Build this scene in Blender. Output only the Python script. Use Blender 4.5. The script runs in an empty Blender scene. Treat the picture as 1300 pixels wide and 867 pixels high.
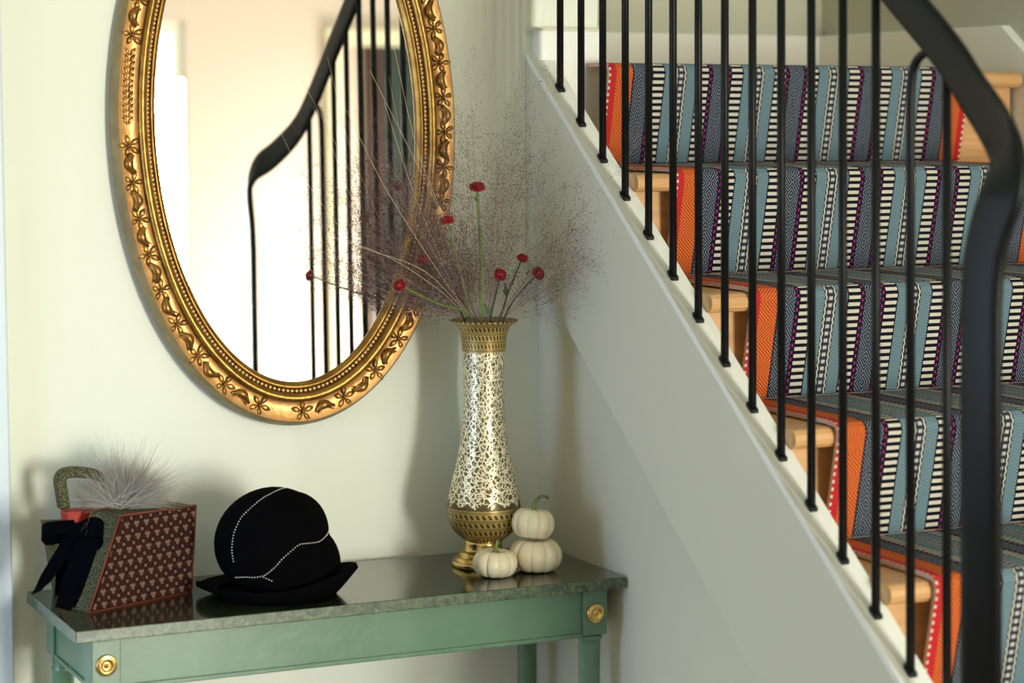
import bpy, bmesh, math, random
import numpy as np
from mathutils import Vector, Matrix
from mathutils.bvhtree import BVHTree
random.seed(7); rng = np.random.default_rng(7)
C = bpy.context.scene.collection
S = bpy.context.scene
PI = math.pi
# ------------------------------------------------------------------ camera
EYE = 1.617; F = 2840.0; PH = math.radians(25.4)
cam_d = bpy.data.cameras.new('camera'); cam = bpy.data.objects.new('camera', cam_d); C.objects.link(cam)
cam.location = (0, 0, EYE); cam.rotation_euler = (math.radians(90), 0, -PH)
cam_d.sensor_width = 36; cam_d.lens = F/1300*36; cam_d.shift_y = -(433.5-150)/1300
cam_d.dof.use_dof = True; cam_d.dof.focus_distance = 3.95; cam_d.dof.aperture_fstop = 3.0
cam_d.clip_start = .05
S.camera = cam
# ------------------------------------------------------------------ world
w = bpy.data.worlds.new('world'); S.world = w; w.use_nodes = True
w.node_tree.nodes['Background'].inputs[0].default_value = (.90, .97, 1.0, 1)
w.node_tree.nodes['Background'].inputs[1].default_value = 3.0
def area(name, loc, target, sx, sy, power, col, spread=180):
    d = bpy.data.lights.new(name, 'AREA'); d.shape = 'RECTANGLE'; d.size = sx; d.size_y = sy; d.energy = power; d.color = col
    d.spread = math.radians(spread)
    o = bpy.data.objects.new(name, d); C.objects.link(o); o.location = loc
    o.rotation_euler = (Vector(target)-Vector(loc)).to_track_quat('-Z', 'Y').to_euler()
    return o
area('daylight_front_window', (2.72, -2.93, 1.25), (1.6, 3.8, 1.20), .95, 1.8, 190, (1.0, .985, .86))
area('fill_front_wall', (4.98, -2.2, 0.6), (3.4, -3.0, .4), 1.0, 1.0, 110, (1.0, .97, .85))  # added light washing the lower front wall, no real opening behind it
area('daylight_left_window', (-.99, 3.15, .95), (.9, 3.56, .72), .75, 1.1, 3.6, (.16, .45, 1.0), 110)
area('stairwell_light', (2.45, 4.40, 3.25), (2.45, 3.9, 1.0), .5, .4, 2, (.8, .95, .9))  # dim area light high over the landing, no window built there
S.view_settings.view_transform = 'Standard'; S.view_settings.look = 'None'
S.view_settings.gamma = 1; S.view_settings.exposure = 0.55; S.view_settings.use_curve_mapping = False
try:
    S.cycles.use_denoising = True
    S.cycles.max_bounces = 10; S.cycles.diffuse_bounces = 5; S.cycles.sample_clamp_indirect = 6
except Exception: pass

# ------------------------------------------------------------------ projection helpers (pixel of the photograph + a real distance -> metres)
cs, sn = math.cos(PH), math.sin(PH)
def at(u, v, y):
    t = (u-650)/F; x = (t*cs*y+sn*y)/(cs-t*sn); d = x*sn+y*cs
    return Vector((x, y, EYE-(v-150)*d/F))
def at_x(u, v, x):                      # point on a plane x = const
    t = (u-650)/F; y = (cs*x-t*sn*x)/(sn+t*cs); d = x*sn+y*cs
    return Vector((x, y, EYE-(v-150)*d/F))
def at_z(u, v, z):
    d = (EYE-z)*F/(v-150); l = (u-650)/F*d
    return Vector((l*cs+d*sn, -l*sn+d*cs, z))

# ------------------------------------------------------------------ materials
def new_mat(name):
    m = bpy.data.materials.new(name); m.use_nodes = True
    nt = m.node_tree; return m, nt, nt.nodes['Principled BSDF']
def mat(name, col, rough=.5, metal=0, noise=0, nscale=20, bump=0, bscale=60, coat=0, spec=.5, sheen=0, col2=None):
    m, nt, b = new_mat(name)
    b.inputs['Base Color'].default_value = (*col, 1); b.inputs['Roughness'].default_value = rough
    b.inputs['Metallic'].default_value = metal; b.inputs['Specular IOR Level'].default_value = spec
    b.inputs['Coat Weight'].default_value = coat; b.inputs['Coat Roughness'].default_value = .1
    b.inputs['Sheen Weight'].default_value = sheen
    tc = nt.nodes.new('ShaderNodeTexCoord')
    if noise or col2:
        n = nt.nodes.new('ShaderNodeTexNoise'); n.inputs['Scale'].default_value = nscale; n.inputs['Detail'].default_value = 6
        r = nt.nodes.new('ShaderNodeValToRGB')
        c2 = col2 or tuple(c*(1-noise) for c in col)
        r.color_ramp.elements[0].color = (*c2, 1); r.color_ramp.elements[1].color = (*col, 1)
        r.color_ramp.elements[0].position = .35; r.color_ramp.elements[1].position = .65
        nt.links.new(tc.outputs['Object'], n.inputs['Vector']); nt.links.new(n.outputs['Fac'], r.inputs['Fac'])
        nt.links.new(r.outputs['Color'], b.inputs['Base Color'])
    if bump:
        n = nt.nodes.new('ShaderNodeTexNoise'); n.inputs['Scale'].default_value = bscale; n.inputs['Detail'].default_value = 4
        bp = nt.nodes.new('ShaderNodeBump'); bp.inputs['Strength'].default_value = bump; bp.inputs['Distance'].default_value = .002
        nt.links.new(tc.outputs['Object'], n.inputs['Vector']); nt.links.new(n.outputs['Fac'], bp.inputs['Height'])
        nt.links.new(bp.outputs['Normal'], b.inputs['Normal'])
    return m
class NB:                                # tiny node-math builder
    def __init__(s, nt): s.nt = nt
    def m(s, op, a, b=None, c=None):
        n = s.nt.nodes.new('ShaderNodeMath'); n.operation = op
        for i, v in enumerate((a, b, c)):
            if v is None: continue
            if isinstance(v, (int, float)): n.inputs[i].default_value = v
            else: s.nt.links.new(v, n.inputs[i])
        return n.outputs[0]
    def mix(s, f, a, b):
        n = s.nt.nodes.new('ShaderNodeMix'); n.data_type = 'RGBA'
        for sock, v in ((n.inputs[0], f), (n.inputs[6], a), (n.inputs[7], b)):
            if isinstance(v, (int, float)): sock.default_value = v
            elif isinstance(v, tuple): sock.default_value = (*v, 1)
            else: s.nt.links.new(v, sock)
        return n.outputs[2]
    def lt(s, a, b): return s.m('LESS_THAN', a, b)
    def gt(s, a, b): return s.m('GREATER_THAN', a, b)
    def band(s, x, a, b): return s.m('MULTIPLY', s.gt(x, a), s.lt(x, b))

M = {}
M['wall'] = mat('wall_paint', (.76, .80, .69), .6, bump=.15, bscale=90)
M['shade_wall'] = mat('shaded_stair_side_paint', (.65, .625, .50), .55, bump=.15, bscale=90)  # darker copy of the wall paint, stair side's shade put into the colour
M['trim'] = mat('white_trim_paint', (.82, .84, .78), .35, bump=.08, bscale=40)
M['blue_trim'] = mat('blue_lit_trim_paint', (.60, .70, .76), .45)  # blue of the left window light put into the trim colour
M['left_wall'] = mat('dusk_grey_wall_paint', (.40, .42, .42), .7)
M['landing'] = mat('shaded_landing_wall_paint', (.50, .50, .40), .6)  # wall colour darkened to hold the shade on the landing
M['ceiling'] = mat('ceiling_paint', (.55, .56, .52), .8)
M['pink_wall'] = mat('pale_rose_wall_paint', (.74, .62, .56), .7)
M['cream'] = mat('cream_door_paint', (.85, .80, .60), .5)
M['darkgreen'] = mat('dark_green_paint', (.02, .035, .03), .4)
M['darkred'] = mat('dark_mahogany', (.05, .015, .012), .4)
M['black'] = mat('satin_black_paint', (.0045, .0055, .006), .40, bump=.06, bscale=120, spec=.22)
M['felt'] = mat('black_felt', (.002, .002, .0025), 1.0, spec=.03)
M['ribbon'] = mat('black_grosgrain', (.0012, .0015, .0035), 1.0, bump=.3, bscale=300, spec=.03)
M['bead'] = mat('pearl_bead', (.9, .9, .88), .25)
M['beadsilver'] = mat('silver_gallery', (.8, .8, .78), .3, .3)
M['green'] = mat('sage_green_lacquer', (.105, .210, .130), .28, noise=.10, nscale=14, bump=.25, bscale=45, coat=.35)
M['gold'] = mat('gilded_frame', (.44, .25, .055), .34, .82, col2=(.25, .125, .025), nscale=30, bump=.35, bscale=130)
M['goldlight'] = mat('pale_gilding', (.66, .37, .135), .36, .62, col2=(.52, .26, .075), nscale=22, bump=.3, bscale=90)
M['beadgold'] = mat('bright_gilt_beads', (.85, .62, .28), .35, .45)
M['golddark'] = mat('antiqued_gilding', (.12, .055, .010), .36, .75, col2=(.40, .21, .05), nscale=60)
M['goldside'] = mat('olive_bronze_edge', (.30, .23, .11), .5, .4, col2=(.22, .16, .07), nscale=30)
M['brass'] = mat('polished_brass', (.70, .49, .17), .24, 1)
M['oak'] = mat('oak', (.66, .38, .16), .4, noise=.18, nscale=9, bump=.1, bscale=60)
M['floor'] = mat('oak_floor', (.26, .17, .10), .4, noise=.2, nscale=6)
M['orange_edge'] = mat('carpet_binding', (.62, .42, .34), .95, bump=.6, bscale=400)
M['pumpkin'] = mat('white_pumpkin_skin', (.84, .76, .54), .38, col2=(.78, .68, .45), nscale=18, bump=.12, bscale=60, coat=.15)
M['pstem'] = mat('pumpkin_stem', (.19, .27, .08), .6, col2=(.10, .15, .04), nscale=60)
M['pstemtip'] = mat('pumpkin_stem_tip', (.70, .68, .40), .6)
M['petal'] = mat('dark_red_petals', (.42, .012, .018), .6, col2=(.20, .006, .012), nscale=220)
M['stem'] = mat('green_stem', (.16, .24, .045), .6, col2=(.09, .13, .03), nscale=80)
M['stemdark'] = mat('dark_green_stem', (.035, .055, .022), .6)
M['leaf'] = mat('small_green_leaf', (.05, .11, .03), .6)
M['straw'] = mat('dry_straw', (.62, .48, .30), .6)
M['haze'] = mat('mauve_grass_threads', (.31, .205, .175), .8)
M['seed'] = mat('dark_seeds', (.060, .032, .028), .8)
M['feather'] = mat('grey_down', (.42, .39, .34), .8, sheen=.3)
M['mirror'] = mat('silvered_glass', (.93, .95, .93), .0, 1)
M['red'] = mat('red_lining', (.36, .018, .008), .6)
M['piping'] = mat('rust_piping', (.17, .032, .008), .7)

def wood_dir(m, sc):                     # stretch noise into grain
    nt = m.node_tree
    for n in list(nt.nodes):
        if n.type == 'TEX_NOISE' and n.outputs['Fac'].links and n.outputs['Fac'].links[0].to_node.type == 'VALTORGB':
            mp = nt.nodes.new('ShaderNodeMapping'); mp.inputs['Scale'].default_value = sc
            tc = [k for k in nt.nodes if k.type == 'TEX_COORD'][0]
            nt.links.new(tc.outputs['Object'], mp.inputs['Vector']); nt.links.new(mp.outputs['Vector'], n.inputs['Vector'])
wood_dir(M['oak'], (.6, 8, 8)); wood_dir(M['floor'], (8, .6, 8))

def marble(name, dark, light, rough, scale, lo, hi, bump=0):
    m, nt, b = new_mat(name); nb = NB(nt)
    tc = nt.nodes.new('ShaderNodeTexCoord'); n = nt.nodes.new('ShaderNodeTexNoise')
    n.inputs['Scale'].default_value = scale; n.inputs['Detail'].default_value = 8; n.inputs['Distortion'].default_value = .8
    n.inputs['Roughness'].default_value = .7
    r = nt.nodes.new('ShaderNodeValToRGB'); r.color_ramp.elements[0].color = (*dark, 1); r.color_ramp.elements[1].color = (*light, 1)
    r.color_ramp.elements[0].position = lo; r.color_ramp.elements[1].position = hi
    nt.links.new(tc.outputs['Object'], n.inputs['Vector']); nt.links.new(n.outputs['Fac'], r.inputs['Fac']); nt.links.new(r.outputs['Color'], b.inputs['Base Color'])
    b.inputs['Roughness'].default_value = rough; b.inputs['Coat Weight'].default_value = .5; b.inputs['Coat Roughness'].default_value = .06
    if bump:
        bp = nt.nodes.new('ShaderNodeBump'); bp.inputs['Strength'].default_value = bump; bp.inputs['Distance'].default_value = .001
        nt.links.new(n.outputs['Fac'], bp.inputs['Height']); nt.links.new(bp.outputs['Normal'], b.inputs['Normal'])
    return m
M['top'] = marble('dark_green_marbled_lacquer', (.012, .016, .008), (.04, .055, .022), .16, 16, .4, .75)
M['edge'] = marble('green_marbled_edge', (.010, .028, .018), (.13, .18, .09), .28, 75, .36, .68, .4)

# ---- runner: woven stripes in (metres across, metres along)
def runner_mat():
    m, nt, b = new_mat('striped_flatweave'); nb = NB(nt)
    uv = nt.nodes.new('ShaderNodeUVMap'); uv.uv_map = 'UVMap'
    sp = nt.nodes.new('ShaderNodeSeparateXYZ'); nt.links.new(uv.outputs[0], sp.inputs[0])
    x, y = sp.outputs[0], sp.outputs[1]
    W = .828; P = .1725; Q = .0125
    wob = nb.m('MULTIPLY', nb.m('SINE', nb.m('MULTIPLY', y, 2*PI/Q)), .0009)
    d0 = nb.m('SUBTRACT', nb.m('PINGPONG', nb.m('ADD', x, P*2-.155), P/2), 0)      # 0 at chain centre, P/2 at navy centre
    fy = nb.m('FRACT', nb.m('DIVIDE', y, Q))
    fy2 = nb.m('FRACT', nb.m('ADD', nb.m('DIVIDE', y, Q), .5))
    # fine weave relief lines
    zz = nb.m('PINGPONG', nb.m('ADD', x, 1.0), .0115)
    chev = nb.m('FRACT', nb.m('DIVIDE', nb.m('ADD', nb.m('PINGPONG', nb.m('ADD', y, 5.0), .033), x), .0064))
    chev_f = nb.lt(chev, .40)
    navy_c = nb.m('SUBTRACT', P/2, d0)                                             # distance from navy centre
    py = nb.m('PINGPONG', nb.m('ADD', y, 5.0), .021)
    dia = nb.m('FRACT', nb.m('DIVIDE', nb.m('ADD', nb.m('MULTIPLY', navy_c, 1.35), py), .0070))
    wv = nb.m('FRACT', nb.m('DIVIDE', nb.m('ADD', y, x), .0036))
    dia_f = nb.m('MULTIPLY', nb.lt(dia, .40), nb.gt(wv, .28))
    navy = nb.mix(dia_f, (.014, .020, .042), (.34, .40, .45))
    hb = nb.m('FRACT', nb.m('DIVIDE', nb.m('ADD', y, nb.m('MULTIPLY', nb.m('PINGPONG', nb.m('ADD', x, 1), .0085), 1.2)), .0056))
    blue = nb.mix(nb.lt(hb, .42), (.11, .205, .25), (.28, .40, .445))
    ladder = nb.mix(nb.lt(fy, .50), (.008, .009, .016), (.80, .76, .62))
    mag = nb.mix(nb.m('MULTIPLY', nb.lt(fy2, .45), nb.band(d0, .0638, .0668)), (.016, .009, .028), (.46, .03, .20))
    dots = nb.mix(nb.m('MULTIPLY', nb.lt(fy, .5), nb.lt(d0, .0036)), (.045, .05, .065), (.66, .68, .66))
    dw = nb.m('ADD', d0, wob)
    chain = nb.mix(nb.band(dw, .0078, .0104), dots, (.78, .74, .60))
    chain = nb.mix(nb.band(dw, .0104, .0122), chain, (.008, .008, .014))
    col = nb.mix(nb.gt(d0, .0122), chain, blue)
    col = nb.mix(nb.gt(d0, .0345), col, (.008, .009, .016))
    col = nb.mix(nb.gt(d0, .0368), col, ladder)
    col = nb.mix(nb.gt(d0, .0605), col, mag)
    col = nb.mix(nb.gt(d0, .0700), col, navy)
    org = nb.mix(chev_f, (.56, .055, .010), (.90, .30, .075))
    redx = nb.mix(nb.lt(nb.m('FRACT', nb.m('DIVIDE', y, .0032)), .45), (.55, .018, .03), (.78, .05, .04))
    edge = nb.m('MINIMUM', x, nb.m('SUBTRACT', W, x))
    o2 = nb.mix(nb.lt(edge, .016), org, redx)
    o2 = nb.mix(nb.m('MULTIPLY', nb.lt(edge, .0042), nb.lt(fy, .42)), o2, (.85, .80, .66))
    o2 = nb.mix(nb.gt(edge, .0505), o2, (.02, .02, .03))
    col = nb.mix(nb.lt(edge, .0535), col, o2)
    dk = nt.nodes.new('ShaderNodeMix'); dk.data_type = 'RGBA'; dk.blend_type = 'MULTIPLY'; dk.inputs[0].default_value = 1; nt.links.new(col, dk.inputs[6]); dk.inputs[7].default_value = (.74, .74, .76, 1); col = dk.outputs[2]
    nt.links.new(col, b.inputs['Base Color']); b.inputs['Roughness'].default_value = .95; b.inputs['Specular IOR Level'].default_value = .15
    h = nb.m('ADD', nb.m('MULTIPLY', nb.m('SINE', nb.m('MULTIPLY', y, 2*PI/.0042)), .5), nb.m('MULTIPLY', nb.m('SINE', nb.m('MULTIPLY', x, 2*PI/.003)), .3))
    bp = nt.nodes.new('ShaderNodeBump'); bp.inputs['Strength'].default_value = .35; bp.inputs['Distance'].default_value = .0015
    nt.links.new(h, bp.inputs['Height']); nt.links.new(bp.outputs['Normal'], b.inputs['Normal'])
    return m
M['runner'] = runner_mat()

# ---- engraved brass vase: pattern in (angle 0..1, height 0..1)
def vase_mat():
    m, nt, b = new_mat('engraved_brass'); nb = NB(nt)
    uv = nt.nodes.new('ShaderNodeUVMap'); uv.uv_map = 'UVMap'
    sp = nt.nodes.new('ShaderNodeSeparateXYZ'); nt.links.new(uv.outputs[0], sp.inputs[0])
    a, z = sp.outputs[0], sp.outputs[1]        # a: 0..1 around, z: metres above the table
    k = 14
    ax = nb.m('PINGPONG', nb.m('MULTIPLY', a, k), .5)                                 # 0 .. .5
    # meandering vines and blossoms: voronoi cells warped
    cb = nt.nodes.new('ShaderNodeCombineXYZ'); nt.links.new(nb.m('MULTIPLY', a, 33), cb.inputs[0]); nt.links.new(nb.m('MULTIPLY', z, 112), cb.inputs[1])
    nz = nt.nodes.new('ShaderNodeTexNoise'); nz.inputs['Scale'].default_value = .9; nt.links.new(cb.outputs[0], nz.inputs['Vector'])
    vadd = nt.nodes.new('ShaderNodeVectorMath'); vadd.operation = 'ADD'; vs = nt.nodes.new('ShaderNodeVectorMath'); vs.operation = 'SCALE'; vs.inputs[3].default_value = 1.1
    nt.links.new(nz.outputs['Color'], vs.inputs[0]); nt.links.new(cb.outputs[0], vadd.inputs[0]); nt.links.new(vs.outputs[0], vadd.inputs[1])
    vo = nt.nodes.new('ShaderNodeTexVoronoi'); vo.feature = 'DISTANCE_TO_EDGE'; vo.inputs['Scale'].default_value = 1.0; nt.links.new(vadd.outputs[0], vo.inputs['Vector'])
    vf = nt.nodes.new('ShaderNodeTexVoronoi'); vf.inputs['Scale'].default_value = 2.2; nt.links.new(vadd.outputs[0], vf.inputs['Vector'])
    diam = nb.m('ABSOLUTE', nb.m('SUBTRACT', nb.m('MULTIPLY', nb.m('PINGPONG', nb.m('ADD', z, 1), .017), 29), ax))
    vine = nb.m('MAXIMUM', nb.lt(vo.outputs['Distance'], .095), nb.lt(diam, .035))
    leafs = nb.lt(vf.outputs['Distance'], .27)
    raised = nb.m('MAXIMUM', vine, leafs)
    body = nb.mix(raised, (.15, .105, .035), (.95, .88, .64))
    # bands: hatched ornament
    hz = nb.m('FRACT', nb.m('ADD', nb.m('MULTIPLY', a, 38), nb.m('MULTIPLY', z, 45)))
    hatch = nb.lt(hz, .48)
    zl = nb.m('FRACT', nb.m('DIVIDE', nb.m('ADD', z, .0035), .0150))
    lines = nb.m('MAXIMUM', nb.band(zl, .0, .08), nb.band(zl, .16, .25))
    bandcol = nb.mix(nb.m('MULTIPLY', hatch, nb.band(zl, .38, .90)), (.50, .36, .12), (.07, .048, .018))
    bandcol = nb.mix(lines, bandcol, (.14, .095, .03))
    # lappets at the ends of the body field
    inband = nb.m('MAXIMUM', nb.lt(z, .1075), nb.gt(z, .385))
    tri = nb.m('MULTIPLY', nb.gt(z, .1075), nb.lt(z, nb.m('ADD', .1095, nb.m('MULTIPLY', ax, .022))))
    col = nb.mix(tri, body, (.11, .08, .03))
    col = nb.mix(inband, col, bandcol)
    nt.links.new(col, b.inputs['Base Color']); b.inputs['Metallic'].default_value = .42; b.inputs['Roughness'].default_value = .38
    bp = nt.nodes.new('ShaderNodeBump'); bp.inputs['Strength'].default_value = .35; bp.inputs['Distance'].default_value = .0006
    nt.links.new(raised, bp.inputs['Height']); nt.links.new(bp.outputs['Normal'], b.inputs['Normal'])
    return m
M['vase'] = vase_mat()

# ---- handbag front: small blossoms on dark brown
def floral_mat():
    m, nt, b = new_mat('brown_brocade'); nb = NB(nt)
    uv = nt.nodes.new('ShaderNodeUVMap'); uv.uv_map = 'UVMap'
    sp = nt.nodes.new('ShaderNodeSeparateXYZ'); nt.links.new(uv.outputs[0], sp.inputs[0])
    x, y = sp.outputs[0], sp.outputs[1]
    Q = .0205
    X = nb.m('DIVIDE', nb.m('ADD', x, nb.m('MULTIPLY', y, .12)), Q); Y = nb.m('DIVIDE', y, Q)
    # trefoils on one lattice, small rings on the offset lattice
    def cell(ox, oy):
        fx = nb.m('SUBTRACT', nb.m('FRACT', nb.m('ADD', X, ox)), .5); fy = nb.m('SUBTRACT', nb.m('FRACT', nb.m('ADD', Y, oy)), .5)
        return fx, fy
    def disc(fx, fy, cx, cy, r):
        dx = nb.m('SUBTRACT', fx, cx); dy = nb.m('SUBTRACT', fy, cy)
        return nb.lt(nb.m('ADD', nb.m('MULTIPLY', dx, dx), nb.m('MULTIPLY', dy, dy)), r*r)
    fx, fy = cell(0, 0)
    tre = nb.m('MAXIMUM', nb.m('MAXIMUM', disc(fx, fy, -.13, .09, .125), disc(fx, fy, .13, .09, .125)), disc(fx, fy, 0, -.14, .125))
    gx, gy = cell(.5, .5)
    ring = nb.m('SUBTRACT', disc(gx, gy, 0, 0, .13), disc(gx, gy, 0, 0, .05))
    holes = nb.m('MAXIMUM', nb.m('MAXIMUM', disc(fx, fy, -.13, .09, .04), disc(fx, fy, .13, .09, .04)), disc(fx, fy, 0, -.14, .04))
    petals = nb.m('MAXIMUM', nb.m('MAXIMUM', disc(gx, gy, -.24, 0, .13), disc(gx, gy, .24, 0, .13)), nb.m('MAXIMUM', disc(gx, gy, 0, .24, .13), disc(gx, gy, 0, -.24, .13)))
    col = nb.mix(petals, (.036, .008, .005), (.014, .005, .003))
    f = nb.m('MAXIMUM', nb.m('SUBTRACT', tre, holes), ring)
    col = nb.mix(f, col, (.22, .135, .11))
    nt.links.new(col, b.inputs['Base Color']); b.inputs['Roughness'].default_value = .8; b.inputs['Specular IOR Level'].default_value = .2
    return m
M['floral'] = floral_mat()
def olive_mat():
    m, nt, b = new_mat('olive_gold_weave'); nb = NB(nt)
    tc = nt.nodes.new('ShaderNodeTexCoord'); vo = nt.nodes.new('ShaderNodeTexVoronoi'); vo.inputs['Scale'].default_value = 330
    nt.links.new(tc.outputs['Object'], vo.inputs['Vector'])
    col = nb.mix(nb.lt(vo.outputs['Distance'], .36), (.018, .020, .004), (.17, .15, .03))
    nt.links.new(col, b.inputs['Base Color']); b.inputs['Roughness'].default_value = .6; b.inputs['Metallic'].default_value = .2
    return m
M['olive'] = olive_mat()

# ------------------------------------------------------------------ mesh helpers
def obj(name, bm_or_me, m=None, parent=None, smooth=False, bevel=0, seg=2):
    if isinstance(bm_or_me, bmesh.types.BMesh):
        me = bpy.data.meshes.new(name); bmesh.ops.recalc_face_normals(bm_or_me, faces=bm_or_me.faces); bm_or_me.to_mesh(me); bm_or_me.free()
    else: me = bm_or_me
    if m is not None and not me.materials:
        for k in (m if isinstance(m, (list, tuple)) else [m]): me.materials.append(k)
    if smooth: me.polygons.foreach_set('use_smooth', [True]*len(me.polygons))
    o = bpy.data.objects.new(name, me); C.objects.link(o)
    if parent is not None: o.parent = parent
    if bevel:
        b = o.modifiers.new('bevel', 'BEVEL'); b.width = bevel; b.segments = seg; b.limit_method = 'ANGLE'; b.angle_limit = math.radians(40)
    return o
def tag(o, label=None, cat=None, group=None, kind=None):
    if label: o['label'] = label
    if cat: o['category'] = cat
    if group: o['group'] = group
    if kind: o['kind'] = kind
    return o
def thing(name, label, cat, loc=(0, 0, 0), rz=0, group=None):
    o = bpy.data.objects.new(name, None); C.objects.link(o); o.location = loc; o.rotation_euler = (0, 0, rz); o.empty_display_size = .05
    return tag(o, label, cat, group)
def box(x0, x1, y0, y1, z0, z1, bm=None):
    bm = bm or bmesh.new()
    v = [bm.verts.new(p) for p in ((x0, y0, z0), (x1, y0, z0), (x1, y1, z0), (x0, y1, z0), (x0, y0, z1), (x1, y0, z1), (x1, y1, z1), (x0, y1, z1))]
    for f in ((0, 3, 2, 1), (4, 5, 6, 7), (0, 1, 5, 4), (1, 2, 6, 5), (2, 3, 7, 6), (3, 0, 4, 7)): bm.faces.new([v[i] for i in f])
    return bm
def prism_x(pts, x0, x1, bm=None):       # polygon in (y,z) extruded along x
    bm = bm or bmesh.new()
    a = [bm.verts.new((x0, y, z)) for y, z in pts]; b = [bm.verts.new((x1, y, z)) for y, z in pts]
    bm.faces.new(a); bm.faces.new(b[::-1]); n = len(pts)
    for i in range(n): bm.faces.new((a[i], b[i], b[(i+1) % n], a[(i+1) % n]))
    return bm
def lathe(prof, n=32, bm=None, cx=0, cy=0, cz=0, uv=False, cap=True):
    bm = bm or bmesh.new(); rings = []
    for r, z in prof:
        rings.append([bm.verts.new((cx+r*math.cos(2*PI*i/n), cy+r*math.sin(2*PI*i/n), cz+z)) for i in range(n)])
    L = bm.loops.layers.uv.new('UVMap') if uv else None
    for j in range(len(prof)-1):
        for i in range(n):
            k = (i+1) % n
            f = bm.faces.new((rings[j][i], rings[j][k], rings[j+1][k], rings[j+1][i]))
            if uv:
                for l, (uu, zz) in zip(f.loops, ((i, prof[j][1]), (i+1, prof[j][1]), (i+1, prof[j+1][1]), (i, prof[j+1][1]))): l[L].uv = (uu/n, zz)
    if cap:
        bm.faces.new(rings[0][::-1]); bm.faces.new(rings[-1])
    return bm
def tube(pts, r, n=8, bm=None, cap=True):
    bm = bm or bmesh.new(); pts = [Vector(p) for p in pts]; rs = r if isinstance(r, (list, tuple)) else [r]*len(pts)
    t0 = (pts[1]-pts[0]).normalized(); up = Vector((0, 0, 1)) if abs(t0.z) < .9 else Vector((1, 0, 0))
    nrm = (up-t0*up.dot(t0)).normalized(); rings = []
    for i, p in enumerate(pts):
        t = (pts[min(i+1, len(pts)-1)]-pts[max(i-1, 0)]).normalized()
        nrm = (nrm-t*nrm.dot(t)).normalized(); bn = t.cross(nrm)
        rings.append([bm.verts.new(p+(nrm*math.cos(2*PI*k/n)+bn*math.sin(2*PI*k/n))*rs[i]) for k in range(n)])
    for a, b in zip(rings, rings[1:]):
        for k in range(n): bm.faces.new((a[k], a[(k+1) % n], b[(k+1) % n], b[k]))
    if cap: bm.faces.new(rings[0][::-1]); bm.faces.new(rings[-1])
    return bm
def smooth_path(P, k=8):                 # Catmull-Rom
    P = [Vector(p) for p in P]; Q = [P[0]*2-P[1]]+P+[P[-1]*2-P[-2]]; out = []
    for i in range(1, len(Q)-2):
        for j in range(k):
            t = j/k
            out.append(.5*((2*Q[i])+(Q[i+1]-Q[i-1])*t+(2*Q[i-1]-5*Q[i]+4*Q[i+1]-Q[i+2])*t*t+(3*Q[i]-Q[i-1]-3*Q[i+1]+Q[i+2])*t**3))
    out.append(P[-1]); return out
def strap(pts, widths, thick, side, bm=None):   # flat band along pts; side = function(i)->unit width direction
    bm = bm or bmesh.new(); pts = [Vector(p) for p in pts]; rings = []
    for i, p in enumerate(pts):
        t = (pts[min(i+1, len(pts)-1)]-pts[max(i-1, 0)]).normalized()
        s = Vector(side); s = (s-t*s.dot(t)).normalized(); n = t.cross(s)
        w2 = widths[i]/2 if isinstance(widths, (list, tuple)) else widths/2
        rings.append([bm.verts.new(p+s*a*w2+n*b*thick/2) for a, b in ((-1, -1), (1, -1), (1, 1), (-1, 1))])
    for a, b in zip(rings, rings[1:]):
        for k in range(4): bm.faces.new((a[k], a[(k+1) % 4], b[(k+1) % 4], b[k]))
    bm.faces.new(rings[0][::-1]); bm.faces.new(rings[-1]); return bm
def ico(c, r, sub=1, bm=None, sc=(1, 1, 1)):
    bm = bm or bmesh.new()
    g = bmesh.ops.create_icosphere(bm, subdivisions=sub, radius=r)
    for v in g['verts']: v.co = Vector((v.co.x*sc[0], v.co.y*sc[1], v.co.z*sc[2]))+Vector(c)
    return bm

# ================================================================== THE ROOM
YW = 3.812; XP = 1.838; XU = 1.865; XI = 1.886; XR = 2.955; SL = .758
NY, NZ, G, H = 3.721, 1.7115, .2545, .193      # landing nosing and the step
XL = 1.992                                       # end of the mirror wall / left side of the landing
CEIL = 3.5; YB = 4.50
def cap_z(y): return 1.670+(y-3.713)*SL
S_ = lambda name, bm, m, **k: tag(obj(name, bm, m, **k), kind='structure')
S_('floor', box(-2.3, 5.2, -3.2, YB, -.1, 0), M['floor'])
S_('ceiling', box(-2.3, 5.2, -3.2, YB+.15, CEIL, CEIL+.1), M['ceiling'])
S_('wall_back', box(-2.3, XL, YW, YW+.12, 0, CEIL), M['wall'])
# left wall with window opening
bm = box(-1.2, -1.0, -3.2, 2.7, 0, CEIL); box(-1.2, -1.0, 3.6, YW+.1, 0, CEIL, bm); box(-1.2, -1.0, 2.7, 3.6, 0, .4, bm); box(-1.2, -1.0, 2.7, 3.6, 1.9, CEIL, bm)
S_('wall_left', bm, M['left_wall'])
bm = bmesh.new()
for a in ((2.7, 2.75, .4, 1.9), (3.55, 3.6, .4, 1.9), (2.75, 3.55, .4, .45), (2.75, 3.55, 1.85, 1.9)): box(-1.14, -1.06, a[0], a[1], a[2], a[3], bm)
S_('window_2', bm, M['trim'])
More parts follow.
